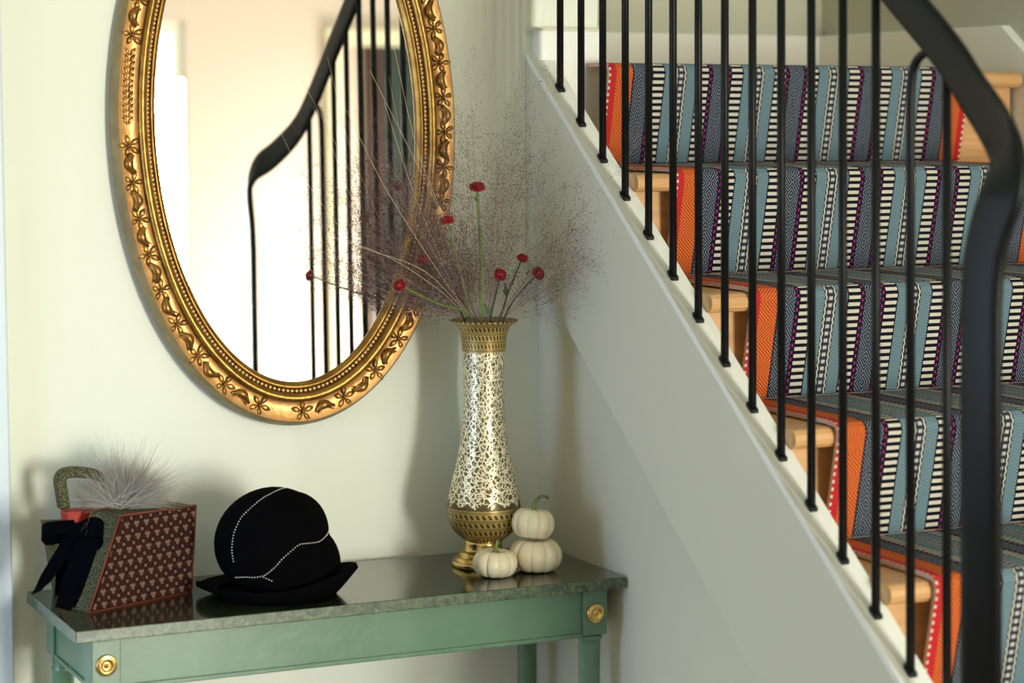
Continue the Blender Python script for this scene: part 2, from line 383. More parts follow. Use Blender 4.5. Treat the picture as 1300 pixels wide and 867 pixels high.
# front wall: window, doorway
bm = bmesh.new()
for a in ((-2.3, 2.2, 0, CEIL), (2.2, 3.25, 0, .25), (2.2, 3.25, 2.45, CEIL), (3.25, 4.0, 0, CEIL), (4.0, 5.2, 2.36, CEIL)): box(a[0], a[1], -3.15, -3.0, a[2], a[3], bm)
S_('wall_front', bm, M['pink_wall'])
bm = bmesh.new()
for a in ((2.2, 2.26, .25, 2.45), (3.19, 3.25, .25, 2.45), (2.26, 3.19, .25, .31), (2.26, 3.19, 2.39, 2.45)): box(a[0], a[1], -3.10, -3.02, a[2], a[3], bm)
S_('window_1', bm, M['trim'])
bm = box(3.98, 4.06, -3.0, -2.96, 0, 2.42); box(5.0, 5.07, -3.0, -2.96, 0, 2.42, bm); box(4.06, 5.0, -3.0, -2.96, 2.34, 2.42, bm)
S_('door_1', bm, M['cream'])
S_('door_2', box(4.0, 4.22, -3.14, -3.08, 0, 2.36), M['pink_wall'])
S_('door_3', box(4.22, 5.2, -3.14, -3.06, 0, 2.36), M['darkgreen'])
S_('trim_4', box(4.22, 4.30, -3.065, -3.03, 0, 2.36), M['darkred'])
# right side: stair wall, then the wider room
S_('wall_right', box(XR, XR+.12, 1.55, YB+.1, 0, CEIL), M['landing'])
S_('wall_far_right', box(5.08, 5.2, -3.2, 1.6, 0, CEIL), M['wall'])
S_('wall_closet', box(XR+.12, 5.2, 1.55, 1.67, 0, CEIL), M['wall'])
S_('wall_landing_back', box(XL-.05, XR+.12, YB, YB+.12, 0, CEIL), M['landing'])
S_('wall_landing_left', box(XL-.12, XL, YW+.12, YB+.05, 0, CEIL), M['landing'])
# wall below the stair string
ys = 1.62
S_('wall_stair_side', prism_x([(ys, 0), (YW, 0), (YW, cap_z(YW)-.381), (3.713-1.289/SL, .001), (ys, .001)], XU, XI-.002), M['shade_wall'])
# door casing at the far left
bm = box(.745, .855, -.028, .0, 0, 2.3); box(-.15, -.05, -.028, .0, 0, 2.3, bm); box(-.05, .745, -.028, .0, 2.18, 2.3, bm)
o = S_('trim_1', bm, M['blue_trim'], bevel=.004); o.location = (.0, YW, 0); o.rotation_euler = (0, math.radians(-1.2), 0); o.location.x = .024
# painted block where the mirror wall meets the stairs
zb = 1.783
bm = box(-.05, .765, YW-.012, YW+.001, 0, 2.2)
for a in ((.05, .32, .2, .95), (.40, .66, .2, .95), (.05, .32, 1.1, 2.05), (.40, .66, 1.1, 2.05)): box(a[0], a[1], YW-.018, YW-.012, a[2], a[3], bm)
S_('door_4', bm, M['blue_trim'], bevel=.003)
bm = prism_x([(YW-.024, 1.45), (YW+.001, 1.45), (YW+.001, zb), (YW-.024, zb)], 1.853, XL)
S_('trim_2', bm, M['trim'], bevel=.0015)
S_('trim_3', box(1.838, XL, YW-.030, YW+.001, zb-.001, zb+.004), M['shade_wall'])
# skirting on the right of the stairs
bm = prism_x([(YB, NZ), (YB, NZ+.10), (3.79, NZ+.10), (1.6, NZ+.10-(3.79-1.6)*SL), (1.6, NZ-.30-(3.79-1.6)*SL), (3.72, NZ-.30)], XR-.022, XR+.001)
S_('baseboard_right', bm, M['trim'], bevel=.003)
S_('baseboard_back', box(XL, XR, YB-.02, YB+.001, NZ, NZ+.10), M['trim'])

# ================================================================== STAIRCASE
st = thing('staircase', 'oak staircase with white string climbing away behind the black railing', 'staircase', (XI, 1.7, 0))
def P(o): o.matrix_parent_inverse = o.parent.matrix_basis.inverted() if False else Matrix.Translation(-o.parent.location); return o
def part(name, bm, m, parent, **k):
    o = obj(name, bm, m, parent, **k); o.location = -Vector(parent.location) if parent.type == 'EMPTY' else (0, 0, 0); return o
for k in range(9):
    y, z = NY-G*k, NZ-H*k
    nose = [(y-.012+.016-.016*math.cos(t), z-.016+.016*math.sin(t)) for t in [(-.5+i/6)*PI for i in range(7)]]
    back = (YB-.02 if k == 0 else y+G+.02)
    part('tread', prism_x(nose+[(back, z), (back, z-.032)], XI if k else XL+.001, XR-.03), M['oak'], st, bevel=.001)
    part('riser', prism_x([(y+.030, z-.032), (y+.045, z-.032), (y+.045, z-H), (y+.030, z-H)], XI if k else XL+.001, XR-.03), M['oak'], st)
y0 = 1.62
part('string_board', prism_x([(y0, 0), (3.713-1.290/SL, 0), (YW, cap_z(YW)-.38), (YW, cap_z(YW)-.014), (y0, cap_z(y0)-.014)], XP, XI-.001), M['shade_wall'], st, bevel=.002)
part('string_cap', prism_x([(y0, cap_z(y0)-.014), (YW, cap_z(YW)-.014), (YW, cap_z(YW)), (y0, cap_z(y0))], XP-.001, XI+.003), M['trim'], st, bevel=.0015)

# ================================================================== RUNNER
def runner():
    x0, W, th = 1.957, .828, .010
    prof = []
    for k in range(0, 9):
        y, z = NY-G*k, NZ-H*k
        yb = 3.785 if k == 0 else y+G+.026
        prof += [(yb, z+th), (y+.012, z+th)]
        for t in (60, 30, 0, -30): 
            a = math.radians(t+0); prof.append((y-.016+.020-.020*math.cos(a)-.008, z-.010+.020*math.sin(a)))
        prof.append((y+.015, z-H+th+.004))
    prof.append((prof[-1][0], 0.0))
    pts = [Vector((0, a, b)) for a, b in prof]
    s = [0]
    for a, b in zip(pts, pts[1:]): s.append(s[-1]+(b-a).length)
    inner = []
    for i, p in enumerate(pts):
        t = (pts[min(i+1, len(pts)-1)]-pts[max(i-1, 0)]).normalized(); n = Vector((0, -t.z, t.y))
        inner.append(p+n*.007 if (p+n*.007).z < p.z or True else p-n*.007)
    bm = bmesh.new(); L = bm.loops.layers.uv.new('UVMap')
    def ring(x): return [bm.verts.new((x, p.y, p.z)) for p in pts], [bm.verts.new((x, p.y, p.z)) for p in inner]
    a, ai = ring(x0); b, bi = ring(x0+W)
    for i in range(len(pts)-1):
        f = bm.faces.new((a[i], b[i], b[i+1], a[i+1]))
        for l, q in zip(f.loops, ((0, s[i]), (W, s[i]), (W, s[i+1]), (0, s[i+1]))): l[L].uv = q
        f2 = bm.faces.new((ai[i], ai[i+1], bi[i+1], bi[i]))
        for o_, i_ in ((a, ai), (b, bi)):
            g = bm.faces.new((o_[i], o_[i+1], i_[i+1], i_[i])); g.material_index = 1
        f2.material_index = 1
    return bm
o = obj('stair_runner', runner(), [M['runner'], M['orange_edge']], smooth=False)
tag(o, 'woven stair runner, blue, navy and white stripes with orange borders', 'stair runner')

# ================================================================== RAILING
rl = thing('stair_railing', 'black metal stair railing with thin rods, curved handrail and newel', 'railing', (XU, 2.5, 0))
XB = XU-.003
S0 = .0848
rail_line = lambda y: 1.784+.758*(y-2.625)
base = obj('baluster', None) if False else None
bal_mesh_cache = {}
for k in range(-1, 15):
    y = 3.713-S0*k
    if y > YW-.02: continue
    zb_ = cap_z(y)
    top = rail_line(y)-.02
    if k == 13:
        # its head bends over to meet the underside of the handrail
        a = at_x(1157, 130, XB); pts = [(XB, y, zb_), (XB, y, a.z)]
        arc = [at_x(u, v, XB) for u, v in ((1157, 105), (1160, 86), (1168, 72), (1180, 66), (1193, 72), (1203, 86))]
        bm = tube([Vector(p) for p in pts]+smooth_path(arc, 4), .0066, 10)
    else:
        bm = tube([(XB, y, zb_), (XB, y, top if k != 14 else rail_line(y)-.01)], .0066, 10)
    b_ = obj('baluster', bm, M['black'], rl, smooth=True); b_.location = -rl.location
    cbm = box(-.0078, .0078, -.0078, .0078, -.004, .003)
    for v in cbm.verts: v.co.z += v.co.y*SL
    c_ = obj('base_collar', cbm, M['black'], b_, bevel=.002); c_.location = (XB, y, zb_+.004)
# handrail + newel: one flat bar, swept in the plane of the stairs
def sweep_flat(cl, wid, side, th, caps=(1, 1)):
    bm = bmesh.new(); rings = []; n = len(cl)
    for i, p in enumerate(cl):
        t = (cl[min(i+1, n-1)]-cl[max(i-1, 0)]).normalized(); s_ = side[i]-t*side[i].dot(t); s_.normalize(); nr = t.cross(s_); r = []
        for j in range(12):
            a = 2*PI*(j+.5)/12; cx_, cy_ = math.cos(a), math.sin(a)
            e = .5
            sx = math.copysign(abs(cx_)**e, cx_); sy = math.copysign(abs(cy_)**e, cy_)
            r.append(bm.verts.new(p+s_*sx*th/2+nr*sy*wid[i]/2))
        rings.append(r)
    for a, b in zip(rings, rings[1:]):
        for j in range(12): bm.faces.new((a[j], a[(j+1) % 12], b[(j+1) % 12], b[j]))
    if caps[0]: bm.faces.new(rings[0])
    if caps[1]: bm.faces.new(rings[-1][::-1])
    return bm
top_pts = [Vector((XB, y, rail_line(y))) for y in (3.80, 3.2, 2.75)]
NPX, NPY = 1.778, 2.339                                   # newel stands a little forward of the rods
elb = [Vector((XB, 2.54, 1.720)), Vector((1.852, 2.458, 1.655)), Vector((1.828, 2.375, 1.605)), Vector((1.800, 2.318, 1.570)), Vector((1.784, 2.302, 1.525)), Vector((1.779, 2.318, 1.480)), Vector((NPX, 2.333, 1.43)), Vector((NPX, NPY, 1.37))]
cl = smooth_path(top_pts+elb, 6)
i0 = len(top_pts)*6; wid = []; side = []
for i, p in enumerate(cl):
    f = min(1, max(0, (1.66-p.z)/.20)); f = f*f*(3-2*f)
    wid.append(.061+.001*f+.007*math.exp(-((p.z-1.565)/.075)**2)); side.append(Vector((1, 0, 0)).lerp(Vector((.968, .25, 0)), f))
n_split = next(i for i, p in enumerate(cl) if p.z < 1.42)
part('handrail', sweep_flat(cl[:n_split+1], wid, side, .016, (1, 0)), M['black'], rl, smooth=True)
part('newel_post', sweep_flat(cl[n_split:]+[Vector((NPX, NPY, 0.0))], wid[n_split:]+[.062], side[n_split:]+[side[-1]], .016, (0, 1)), M['black'], rl, smooth=True)

# ================================================================== MIRROR
mx = thing('oval_mirror', 'large oval wall mirror in a carved gilded frame above the green table', 'mirror', (1.357, YW, 1.612))
MR = Vector((1.357, YW, 1.612))
mx.rotation_euler = (math.radians(-1.0), math.radians(-2.0), 0); mx.location.y -= .0105
GA, GB = .2475, .468
def ell(t, off):                          # point on the ellipse offset outward by off
    c, s = math.cos(t), math.sin(t)
    n = Vector((c/GA, 0, s/GB)).normalized()
    return Vector((GA*c, 0, GB*s)), n
def ell_ring(prof, n=160, closed=False):
    bm = bmesh.new(); R = []
    for i in range(n):
        p, nr = ell(2*PI*i/n, 0)
        R.append([bm.verts.new((p.x+nr.x*o_, -h_, p.z+nr.z*o_)) for o_, h_ in prof])
    for i in range(n):
        a, b = R[i], R[(i+1) % n]
        for j in range(len(prof)-1): bm.faces.new((a[j], b[j], b[j+1], a[j+1]))
    return bm
part0 = lambda name, bm, m, parent=mx, **k: obj(name, bm, m, parent, **k)
# outer moulding
part0('outer_moulding', ell_ring([(.0765, .0015), (.0775, .008), (.0735, .020), (.0680, .0285)]), M['goldside'], smooth=True)
part0('carved_band', ell_ring([(.0682, .0283), (.062, .0262), (.048, .0235), (.036, .0230), (.034, .0245)]), M['goldlight'], smooth=True)
ridge = [(.034, .0235)]+[(.0265+.0075*math.cos(a), .0265+.0085*math.sin(a)) for a in [PI*i/8 for i in range(9)]]+[(.019, .022)]
part0('ridge_moulding', ell_ring(ridge), M['gold'], smooth=True)
part0('bead_channel', ell_ring([(.0192, .0225), (.0188, .0175), (.0105, .0165), (.0102, .0215)]), M['golddark'], smooth=True)
part0('inner_lip', ell_ring([(.0104, .0205), (.0095, .0225), (.0065, .0230), (.002, .0180), (-.001, .012), (-.0015, .006)]), M['gold'], smooth=True)
# row of little beads
bm = bmesh.new(); N = 300; acc = 0
L_ = [0]; T = 4000
for i in range(T):
    a, _ = ell(2*PI*i/T, 0); b, _ = ell(2*PI*(i+1)/T, 0); L_.append(L_[-1]+(b-a).length)
def t_at(f):
    s = (f % 1)*L_[-1]; i = int(np.searchsorted(L_, s)); return 2*PI*i/T
for i in range(N):
    p, nr = ell(t_at(i/N), 0); ico((p.x+nr.x*.0147, -.0205, p.z+nr.z*.0147), .0034, 1, bm)
tag(part0('bead_row', bm, M['beadgold'], smooth=True), kind='stuff')
# glass
def glass():
    bm = bmesh.new(); n = 96
    f = [bm.verts.new((ell(2*PI*i/n, 0)[0].x*1.004, -.008, ell(2*PI*i/n, 0)[0].z*1.004)) for i in range(n)]
    b = [bm.verts.new((v.co.x, -.004, v.co.z)) for v in f]
    bm.faces.new(f); bm.faces.new(b[::-1])
    for i in range(n): bm.faces.new((f[i], b[i], b[(i+1) % n], f[(i+1) % n]))
    return bm
gl = part0('mirror_glass', glass(), M['mirror']); gl['label'] = 'clear silvered glass reflecting the stair rail and bright window'
GLASS_YAW, GLASS_TILT = .0, -.5
gl.rotation_euler = (math.radians(GLASS_TILT), 0, math.radians(GLASS_YAW))
# carved ornament meshes (built in a local plane: X along the frame, Y outward, Z up from the frame)
def petal(bm, ang, L, w, h, base=.0):
    c, s = math.cos(ang), math.sin(ang); R = lambda x, y, z: (x*c-y*s, x*s+y*c, z)
    prof = [(0, .25, .35), (.28, .85, .85), (.55, 1, 1), (.8, .65, .7), (1, .0, .15)]
    rows = []
    for f, ww, hh in prof:
        x = base+f*L
        rows.append([bm.verts.new(R(x, -w*ww, .001)), bm.verts.new(R(x, -w*ww*.62, h*hh)), bm.verts.new(R(x, 0, h*hh*.55)), bm.verts.new(R(x, w*ww*.62, h*hh)), bm.verts.new(R(x, w*ww, .001))])
    for a, b in zip(rows, rows[1:]):
        for j in range(4): bm.faces.new((a[j], a[j+1], b[j+1], b[j]))
def flower_mesh(n=5, rot=0, L=.0210):
    bm = bmesh.new()
    for k in range(n): petal(bm, rot+2*PI*k/n, L*(1 if k % 2 == 0 else .88), .0052, .0070, .002)
    ico((0, 0, .0045), .0034, 1, bm)
    for k in range(4): ico((.003*math.cos(k*PI/2), .003*math.sin(k*PI/2), .006), .0013, 1, bm)
    me = bpy.data.meshes.new('flower'); bm.to_mesh(me); bm.free(); me.materials.append(M['golddark']); me.polygons.foreach_set('use_smooth', [True]*len(me.polygons)); return me
def scroll_mesh(flip, L=.040):
    bm = bmesh.new(); pts = []; rr = []
    for i in range(11):
        f = i/10; pts.append(Vector(((f-.5)*L, flip*.0065*math.sin(PI*f)*(1 if f < .8 else .8)-flip*.003, .003+.0015*math.sin(PI*f)))); rr.append(.0020+.0048*math.sin(PI*min(1, f*1.05))**1.2)
    tube(pts, rr, 8, bm)
    pts2 = [p+Vector((0, -flip*.0052, .0006)) for p in pts[1:10]]; tube(pts2, .0011, 6, bm)
    me = bpy.data.meshes.new('ribbon_scroll'); bm.to_mesh(me); bm.free(); me.materials.append(M['golddark']); me.polygons.foreach_set('use_smooth', [True]*len(me.polygons)); return me
def spray_mesh(L=.055):
    bm = bmesh.new()
    for i in range(6):
        x = (i/5-.5)*L
        for s in (-1, 1):
            b2 = bmesh.new(); petal(b2, s*.55, .017, .0036, .0055)
            off = Vector((x, s*.001, 0))
            vm = {}
            for v in b2.verts: vm[v] = bm.verts.new(v.co+off)
            for f in b2.faces: bm.faces.new([vm[v] for v in f.verts])
            b2.free()
    me = bpy.data.meshes.new('leaf_spray'); bm.to_mesh(me); bm.free(); me.materials.append(M['golddark']); me.polygons.foreach_set('use_smooth', [True]*len(me.polygons)); return me
fl_m = [flower_mesh(5, r_) for r_ in (.3, 1.2, 2.1)]; sc_m = [scroll_mesh(1), scroll_mesh(-1)]; sp_m = spray_mesh()
NS = 38
for i in range(NS):
    t = t_at((i+.5)/NS+.75-.5/NS); p, nr = ell(t, 0); tg = Vector((-nr.z, 0, nr.x))
    pos = Vector((p.x+nr.x*.0510, -.0235, p.z+nr.z*.0510))
    ph = i % 11
    spray_here = ph in (5, 6)
    def put(name, me, pos, tg, flip=1):
        o_ = bpy.data.objects.new(name, me); C.objects.link(o_); o_.parent = mx
        zax = Vector((0, -1, 0)); xax = tg*flip; yax = zax.cross(xax)
        o_.matrix_basis = Matrix.Translation(pos) @ Matrix((xax, yax, zax)).transposed().to_4x4(); return o_
    if spray_here:
        put('leaf_spray', sp_m, pos, tg, 1 if i < NS/2 else -1)
    else:
        put('flower', fl_m[i % 3], pos, tg)
    if ph not in (4, 5, 6):
        t2 = t_at((i+1.0)/NS+.75-.5/NS); p2, n2 = ell(t2, 0); tg2 = Vector((-n2.z, 0, n2.x))
        put('ribbon_scroll', sc_m[i % 2], Vector((p2.x+n2.x*.0510, -.0235, p2.z+n2.z*.0510)), tg2).scale = (.95, 1.2, 1.1)

# ================================================================== CONSOLE TABLE
TZ = .814; TX0, TX1, TY0, TY1 = .884, 1.860, 3.452, 3.782
tb = thing('console_table', 'narrow sage green console table with dark marbled top under the mirror', 'table', (1.37, 3.62, 0))
bm = box(TX0, TX1, TY0, TY1, TZ-.0195, TZ)
for f in bm.faces:
    f.normal_update(); f.material_index = 0 if abs(f.normal.z) > .5 else 1
part('tabletop', bm, [M['top'], M['edge']], tb, bevel=.0015)
AZ1 = TZ-.0195; AZ0 = AZ1-.081
FY = TY0+.017                      # face of the front posts
LX, RX = TX0+.030, TX1-.028        # outer faces of the posts
PW = .047
part('front_apron', box(LX+PW-.001, RX-PW+.001, FY+.006, FY+.024, AZ0, AZ1), M['green'], tb, bevel=.001)
part('front_apron_bead', box(LX+PW, RX-PW, FY+.002, FY+.010, AZ0-.003, AZ0+.005), M['green'], tb, bevel=.002)
part('back_apron', box(LX+PW-.001, RX-PW+.001, TY1-.04, TY1-.025, AZ0, AZ1), M['green'], tb)
for xx in (LX, RX-.018):
    part('side_apron', box(xx+.005, xx+.018-.005+.005, FY+PW-.001, TY1-.015-PW+.001, AZ0, AZ1), M['green'], tb, bevel=.001)
part('side_apron_bead', box(LX+.001, LX+.012, FY+PW, TY1-.015-PW, AZ0-.003, AZ0+.005), M['green'], tb, bevel=.002)
leg_prof = [(.0185, AZ0), (.0215, AZ0-.004), (.0225, AZ0-.009), (.0195, AZ0-.012), (.0195, AZ0-.016)]+[(.0195-.006*f, AZ0-.016-.60*f) for f in (.1, .3, .6, .9, 1)]+[(.018, .03), (.014, .0)]
leg_prof_b = [(.0185, AZ0), (.0185, AZ0-.022), (.0205, AZ0-.024), (.0205, AZ0-.028), (.0185, AZ0-.030)]+[(.0185-.005*f, AZ0-.03-.55*f) for f in (.1, .3, .6, .9, 1)]+[(.017, .03), (.013, .0)]
for (x, y, fr) in ((LX, FY, 1), (RX-PW, FY, 1), (LX, TY1-.015-PW, 0), (RX-PW, TY1-.015-PW, 0)):
    lg = part('leg', lathe(leg_prof[::-1] if fr else leg_prof_b[::-1], 28, cx=x+PW/2, cy=y+PW/2), M['green'], tb, smooth=True)
    pb = obj('post_block', box(x, x+PW, y, y+PW, AZ0, AZ1), M['green'], lg, bevel=.0015)
    if fr:
        ro = [(.0, .0), (.0165, .0), (.0172, .002), (.0160, .0042), (.0140, .0030), (.0128, .0046), (.0105, .0052), (.0088, .0030), (.0060, .0018), (.0030, .0022), (.0018, .0040), (0.0001, .0046)]
        bm = lathe(ro[1:], 32)
        for v in bm.verts: v.co = Vector((v.co.x+x+PW/2, y-v.co.z, v.co.y+(AZ0+AZ1)/2-.002))
        r_ = obj('rosette', bm, M['brass'], lg, smooth=True); r_['label'] = 'round brass rosette'
# ================================================================== VASE
VX, VY = 1.678, 3.652
prof = [(.0560, 0), (.0575, .002), (.0575, .0095), (.0555, .0105), (.0530, .0108), (.0515, .0165), (.0490, .0175), (.0470, .0178), (.0435, .0245), (.0390, .0275), (.0360, .0280), (.0345, .0330), (.0338, .0400), (.0345, .0480)]
vs_ = thing('brass_vase', 'tall engraved brass vase holding grasses on the table by the pumpkins', 'vase', (VX, VY, TZ))
obj('foot', lathe(prof, 48), M['brass'], vs_, smooth=True)
body = [(.034, .047), (.040, .0505), (.0515, .0600), (.0580, .0690), (.0630, .0790), (.0658, .0900), (.0668, .1000), (.0664, .1090), (.0650, .1170), (.0618, .1350), (.0580, .1520), (.0540, .1680), (.0495, .1870), (.0460, .2030), (.0425, .2230), (.0400, .2430), (.0380, .2650), (.0364, .2900), (.0356, .3150), (.0360, .3400), (.0370, .3620), (.0384, .3800), (.0396, .3950), (.0410, .4080), (.0430, .4190), (.0470, .4280), (.0550, .4350), (.0610, .4385), (.0618, .4400), (.0608, .4412), (.053, .4370), (.044, .4260), (.0385, .4100), (.035, .38), (.033, .34)]
obj('body', lathe(body, 96, uv=True, cap=False), M['vase'], vs_, smooth=True)

# ================================================================== PUMPKINS
def pumpkin(loc, R, Hh, label, tilt=(0, 0, 0), ribs=11, stem=None, seed=0, pinch=.30):
    t_ = thing('white_pumpkin', label, 'pumpkin', loc, 0, 'white pumpkins beside the vase')
    bm = bmesh.new(); nu, nv = 110, 36; rr = random.Random(seed)
    ribo = [rr.uniform(-.25, .25) for _ in range(ribs)]
    R_ = []
    for j in range(nv+1):
        th = PI*j/nv; row = []
        for i in range(nu):
            a = 2*PI*i/nu; q = a/(2*PI)*ribs; fr = q-math.floor(q)
            groove = abs(math.sin(PI*fr))**.45
            m_ = 1-(1-groove)*.115*math.sin(th)**.6
            rad = R*(math.sin(th)**.78)*m_*(1+.02*ribo[int(q) % ribs])
            zz = Hh/2*math.cos(th)
            d = math.exp(-(math.sin(th)/.36)**2)
            zz -= math.copysign(1, zz)*Hh*pinch*.5*d if abs(math.cos(th)) > .3 else 0
            zz *= (1-.06*(1-groove)*abs(math.cos(th)))
            row.append((rad*math.cos(a), rad*math.sin(a), zz))
        R_.append(row)
    V = [[bm.verts.new(p) for p in row] for row in R_]
    for j in range(nv):
        for i in range(nu):
            k = (i+1) % nu
            try: bm.faces.new((V[j][i], V[j+1][i], V[j+1][k], V[j][k]))
            except ValueError: pass
    bmesh.ops.remove_doubles(bm, verts=bm.verts, dist=1e-5)
    zmin = min(v.co.z for v in bm.verts)
    rot = Matrix.Rotation(tilt[0], 3, 'X') @ Matrix.Rotation(tilt[1], 3, 'Y') @ Matrix.Rotation(tilt[2], 3, 'Z')
    for v in bm.verts: v.co = rot @ v.co
    zmin = min(v.co.z for v in bm.verts)
    for v in bm.verts: v.co.z -= zmin
    ctr = Vector((0, 0, -zmin))
    obj('flesh', bm, M['pumpkin'], t_, smooth=True)
    if stem:
        pts = [rot @ Vector(p)+ctr for p in stem]; n = len(pts)
        sp_ = smooth_path(pts, 4); m_ = len(sp_)
        rads = [(.0048-.0022*min(1, i/m_*1.6))*(R/.04) for i in range(m_)]; rads[0] *= 1.9; rads[1] *= 1.35
        s_ = obj('stem', tube(sp_, rads, 9), M['pstem'], t_, smooth=True)
        if n > 4:
            obj('cut_tip', ico(sp_[-1], rads[-1]*1.15, 1), M['pstemtip'], s_, smooth=True)
    return t_
pb_ = at_z(680, 724.5, TZ); pumpkin(pb_, .0482, .066, 'largest white mini pumpkin, bottom of the stack beside the vase', (0, .04, .3), 10, None, 1)
ps_ = at_z(628.5, 731.5, TZ); pumpkin(ps_, .0402, .0535, 'small white pumpkin sitting alone in front of the vase foot', (.03, .05, .1), 10, [(0, 0, .018), (0.0, 0, .026), (.001, 0, .033), (.003, 0, .040)], 2)
tp = Vector((pb_.x-.006, pb_.y-.002, TZ+.0575)); pumpkin(tp, .0392, .060, 'white pumpkin with a long curved stem, resting on the largest one', (-.05, .12, .2), 10, [(0, 0, .020), (-.001, 0, .030), (.002, 0, .040), (.011, 0, .047), (.020, 0, .048), (.030, .0, .045)], 3)

# ================================================================== HAT
hc = at(352, 740, 3.578); HX, HY = hc.x, 3.580
ht = thing('cloche_hat', 'black felt cloche hat with white beaded seams and turned-up brim', 'hat', (HX, HY, TZ))
K = .001315
RU = Vector((cs, -sn, 0)); RD = Vector((sn, cs, 0))      # axes along and into the view, so the folds face the right way
def dome(cu, cv, ru, rz, rd, off=0, sub=4, flat=.0, skew=0):
    bm = bmesh.new(); bmesh.ops.create_icosphere(bm, subdivisions=sub, radius=1)
    for v in bm.verts:
        x, y, z = v.co
        e = 1
        p = RU*(x*ru+(cu-352)*K+skew*z)+RD*(y*rd+off)+Vector((0, 0, z*rz+(751-cv)*K))
        if p.z < .006: p.z = .006
        v.co = p
    return bm
crown = dome(362, 706, .094, .076, .098, .0, skew=-.010)
crown_o = obj('crown', crown, M['felt'], ht, smooth=True)
fold = dome(346.5, 680.5, .0968, .0895, .092, -.012, skew=.004)
fold_o = obj('folded_crown_panel', fold, M['felt'], ht, smooth=True)
lobe_o = obj('folded_crown_panel', dome(373, 671, .0610, .0690, .083, -.012), M['felt'], ht, smooth=True)
def brim():
    bm = bmesh.new(); n = 72; rows = []
    for i in range(n):
        a = 2*PI*i/n; c, s = math.cos(a), math.sin(a)
        up = .008+.032*abs(c)**1.7*(1.0 if c > 0 else .02)+(.008 if s < 0 else .0)
        rx = .137 if c > 0 else .136
        prof = [(.02, .004), (.088, .004), (.094, .002), (.100, .0015), (.108+.006*abs(c), .006+.25*up), (.114+(rx-.114)*abs(c)**1.0, up+.004), (.112+(rx-.114)*abs(c)**1.0, up+.009), (.098, .011+up*.2)]
        rows.append([bm.verts.new(RU*(r*c)+RD*(r*s*.93)+Vector((0, 0, z))) for r, z in prof])
    for i in range(n):
        A, B = rows[i], rows[(i+1) % n]
        for j in range(len(A)-1): bm.faces.new((A[j], B[j], B[j+1], A[j+1]))
    return bm
obj('brim', brim(), M['felt'], ht, smooth=True)
def bvh_of(o_):
    me = o_.data; return BVHTree.FromPolygons([v.co.copy() for v in me.vertices], [tuple(p.vertices) for p in me.polygons])
bvs = [bvh_of(crown_o), bvh_of(fold_o), bvh_of(lobe_o)]
def on_hat(u, v):                                        # where the seam lies on the felt
    org = Vector((0, 0, EYE))-Vector((HX, HY, TZ)); d = (at(u, v, HY)-Vector((0, 0, EYE))).normalized(); best = None
    for b in bvs:
        h = b.ray_cast(org, d)
        if h[0] is not None and (best is None or (h[0]-org).length < (best-org).length): best = h[0]
    return best
Z2 = lambda p: (230+p[0]/4.336, 590+p[1]/4.336)
seamA = [(640, 121), (615, 121), (560, 130), (500, 155), (440, 190), (380, 240), (335, 285), (310, 330), (290, 380), (282, 430), (280, 480), (290, 545)]
seamB = [(812, 365), (800, 388), (760, 422), (700, 432), (650, 440), (600, 480), (560, 515), (520, 560), (480, 595), (450, 612), (400, 620), (355, 618), (295, 620)]
seamC = [(455, 620), (482, 632), (512, 644)]
for nm, seam in (('beaded_seam', seamA), ('beaded_seam', seamB), ('beaded_seam', seamC)):
    path = smooth_path([Vector((*Z2(p), 0)) for p in seam], 40)
    bm = bmesh.new(); last = None; cnt = 0
    for q in path:
        h = on_hat(q.x, q.y)
        if h is None: continue
        if last is None or (h-last).length > .0046:
            if last is None or (h-last).length < .03: ico(h, .0011, 1, bm)
            last = h; cnt += 1
    s_ = obj(nm, bm, M['bead'], ht, smooth=True); s_['label'] = 'line of tiny white beads'; s_['kind'] = 'stuff'

# ================================================================== BOX HANDBAG (front), REAR BOX, BOW, FEATHER
A0 = at_z(113, 779, TZ); A0 = Vector((.936, 3.569, TZ)); dirx = Vector((.918, .397, 0)); diry = Vector((-.397, .918, 0))
bag = thing('box_handbag', 'slanted box handbag with brown floral front and olive gold sides', 'handbag', A0, math.atan2(.397, .918))
h_, dp = .1500, .074
q0, q1, q2, q3 = (0, 0), (.216, 0), (.226, h_-.004), (.064, h_)      # front outline (x, z)
def slab(q, y0, y1, uv=False):
    bm = bmesh.new(); L = bm.loops.layers.uv.new('UVMap')
    a = [bm.verts.new((x, y0, z)) for x, z in q]; b = [bm.verts.new((x, y1, z)) for x, z in q]
    f = bm.faces.new(a)
    for l, p in zip(f.loops, q): l[L].uv = p
    bm.faces.new(b[::-1]); n = len(q)
    for i in range(n): bm.faces.new((a[i], b[i], b[(i+1) % n], a[(i+1) % n]))
    return bm
obj('body', slab([q0, q1, q2, q3], .0015, dp), M['olive'], bag, bevel=.0015)
ins = lambda p, c=(.126, .075), s=.965: (c[0]+(p[0]-c[0])*s, c[1]+(p[1]-c[1])*s)
obj('front_panel', slab([ins(q) for q in (q0, q1, q2, q3)], -.002, .002), M['floral'], bag)
bm = bmesh.new()
Q = [q0, q1, q2, q3]
for yy in (0, dp):
    for i in range(4):
        a, b = Q[i], Q[(i+1) % 4]; tube([(a[0], yy, a[1]+(.0018 if a[1] == 0 else 0)), (b[0], yy, b[1]+(.0018 if b[1] == 0 else 0))], .0018, 8, bm)
for q in Q: pass
obj('piping', bm, M['piping'], bag, smooth=True)
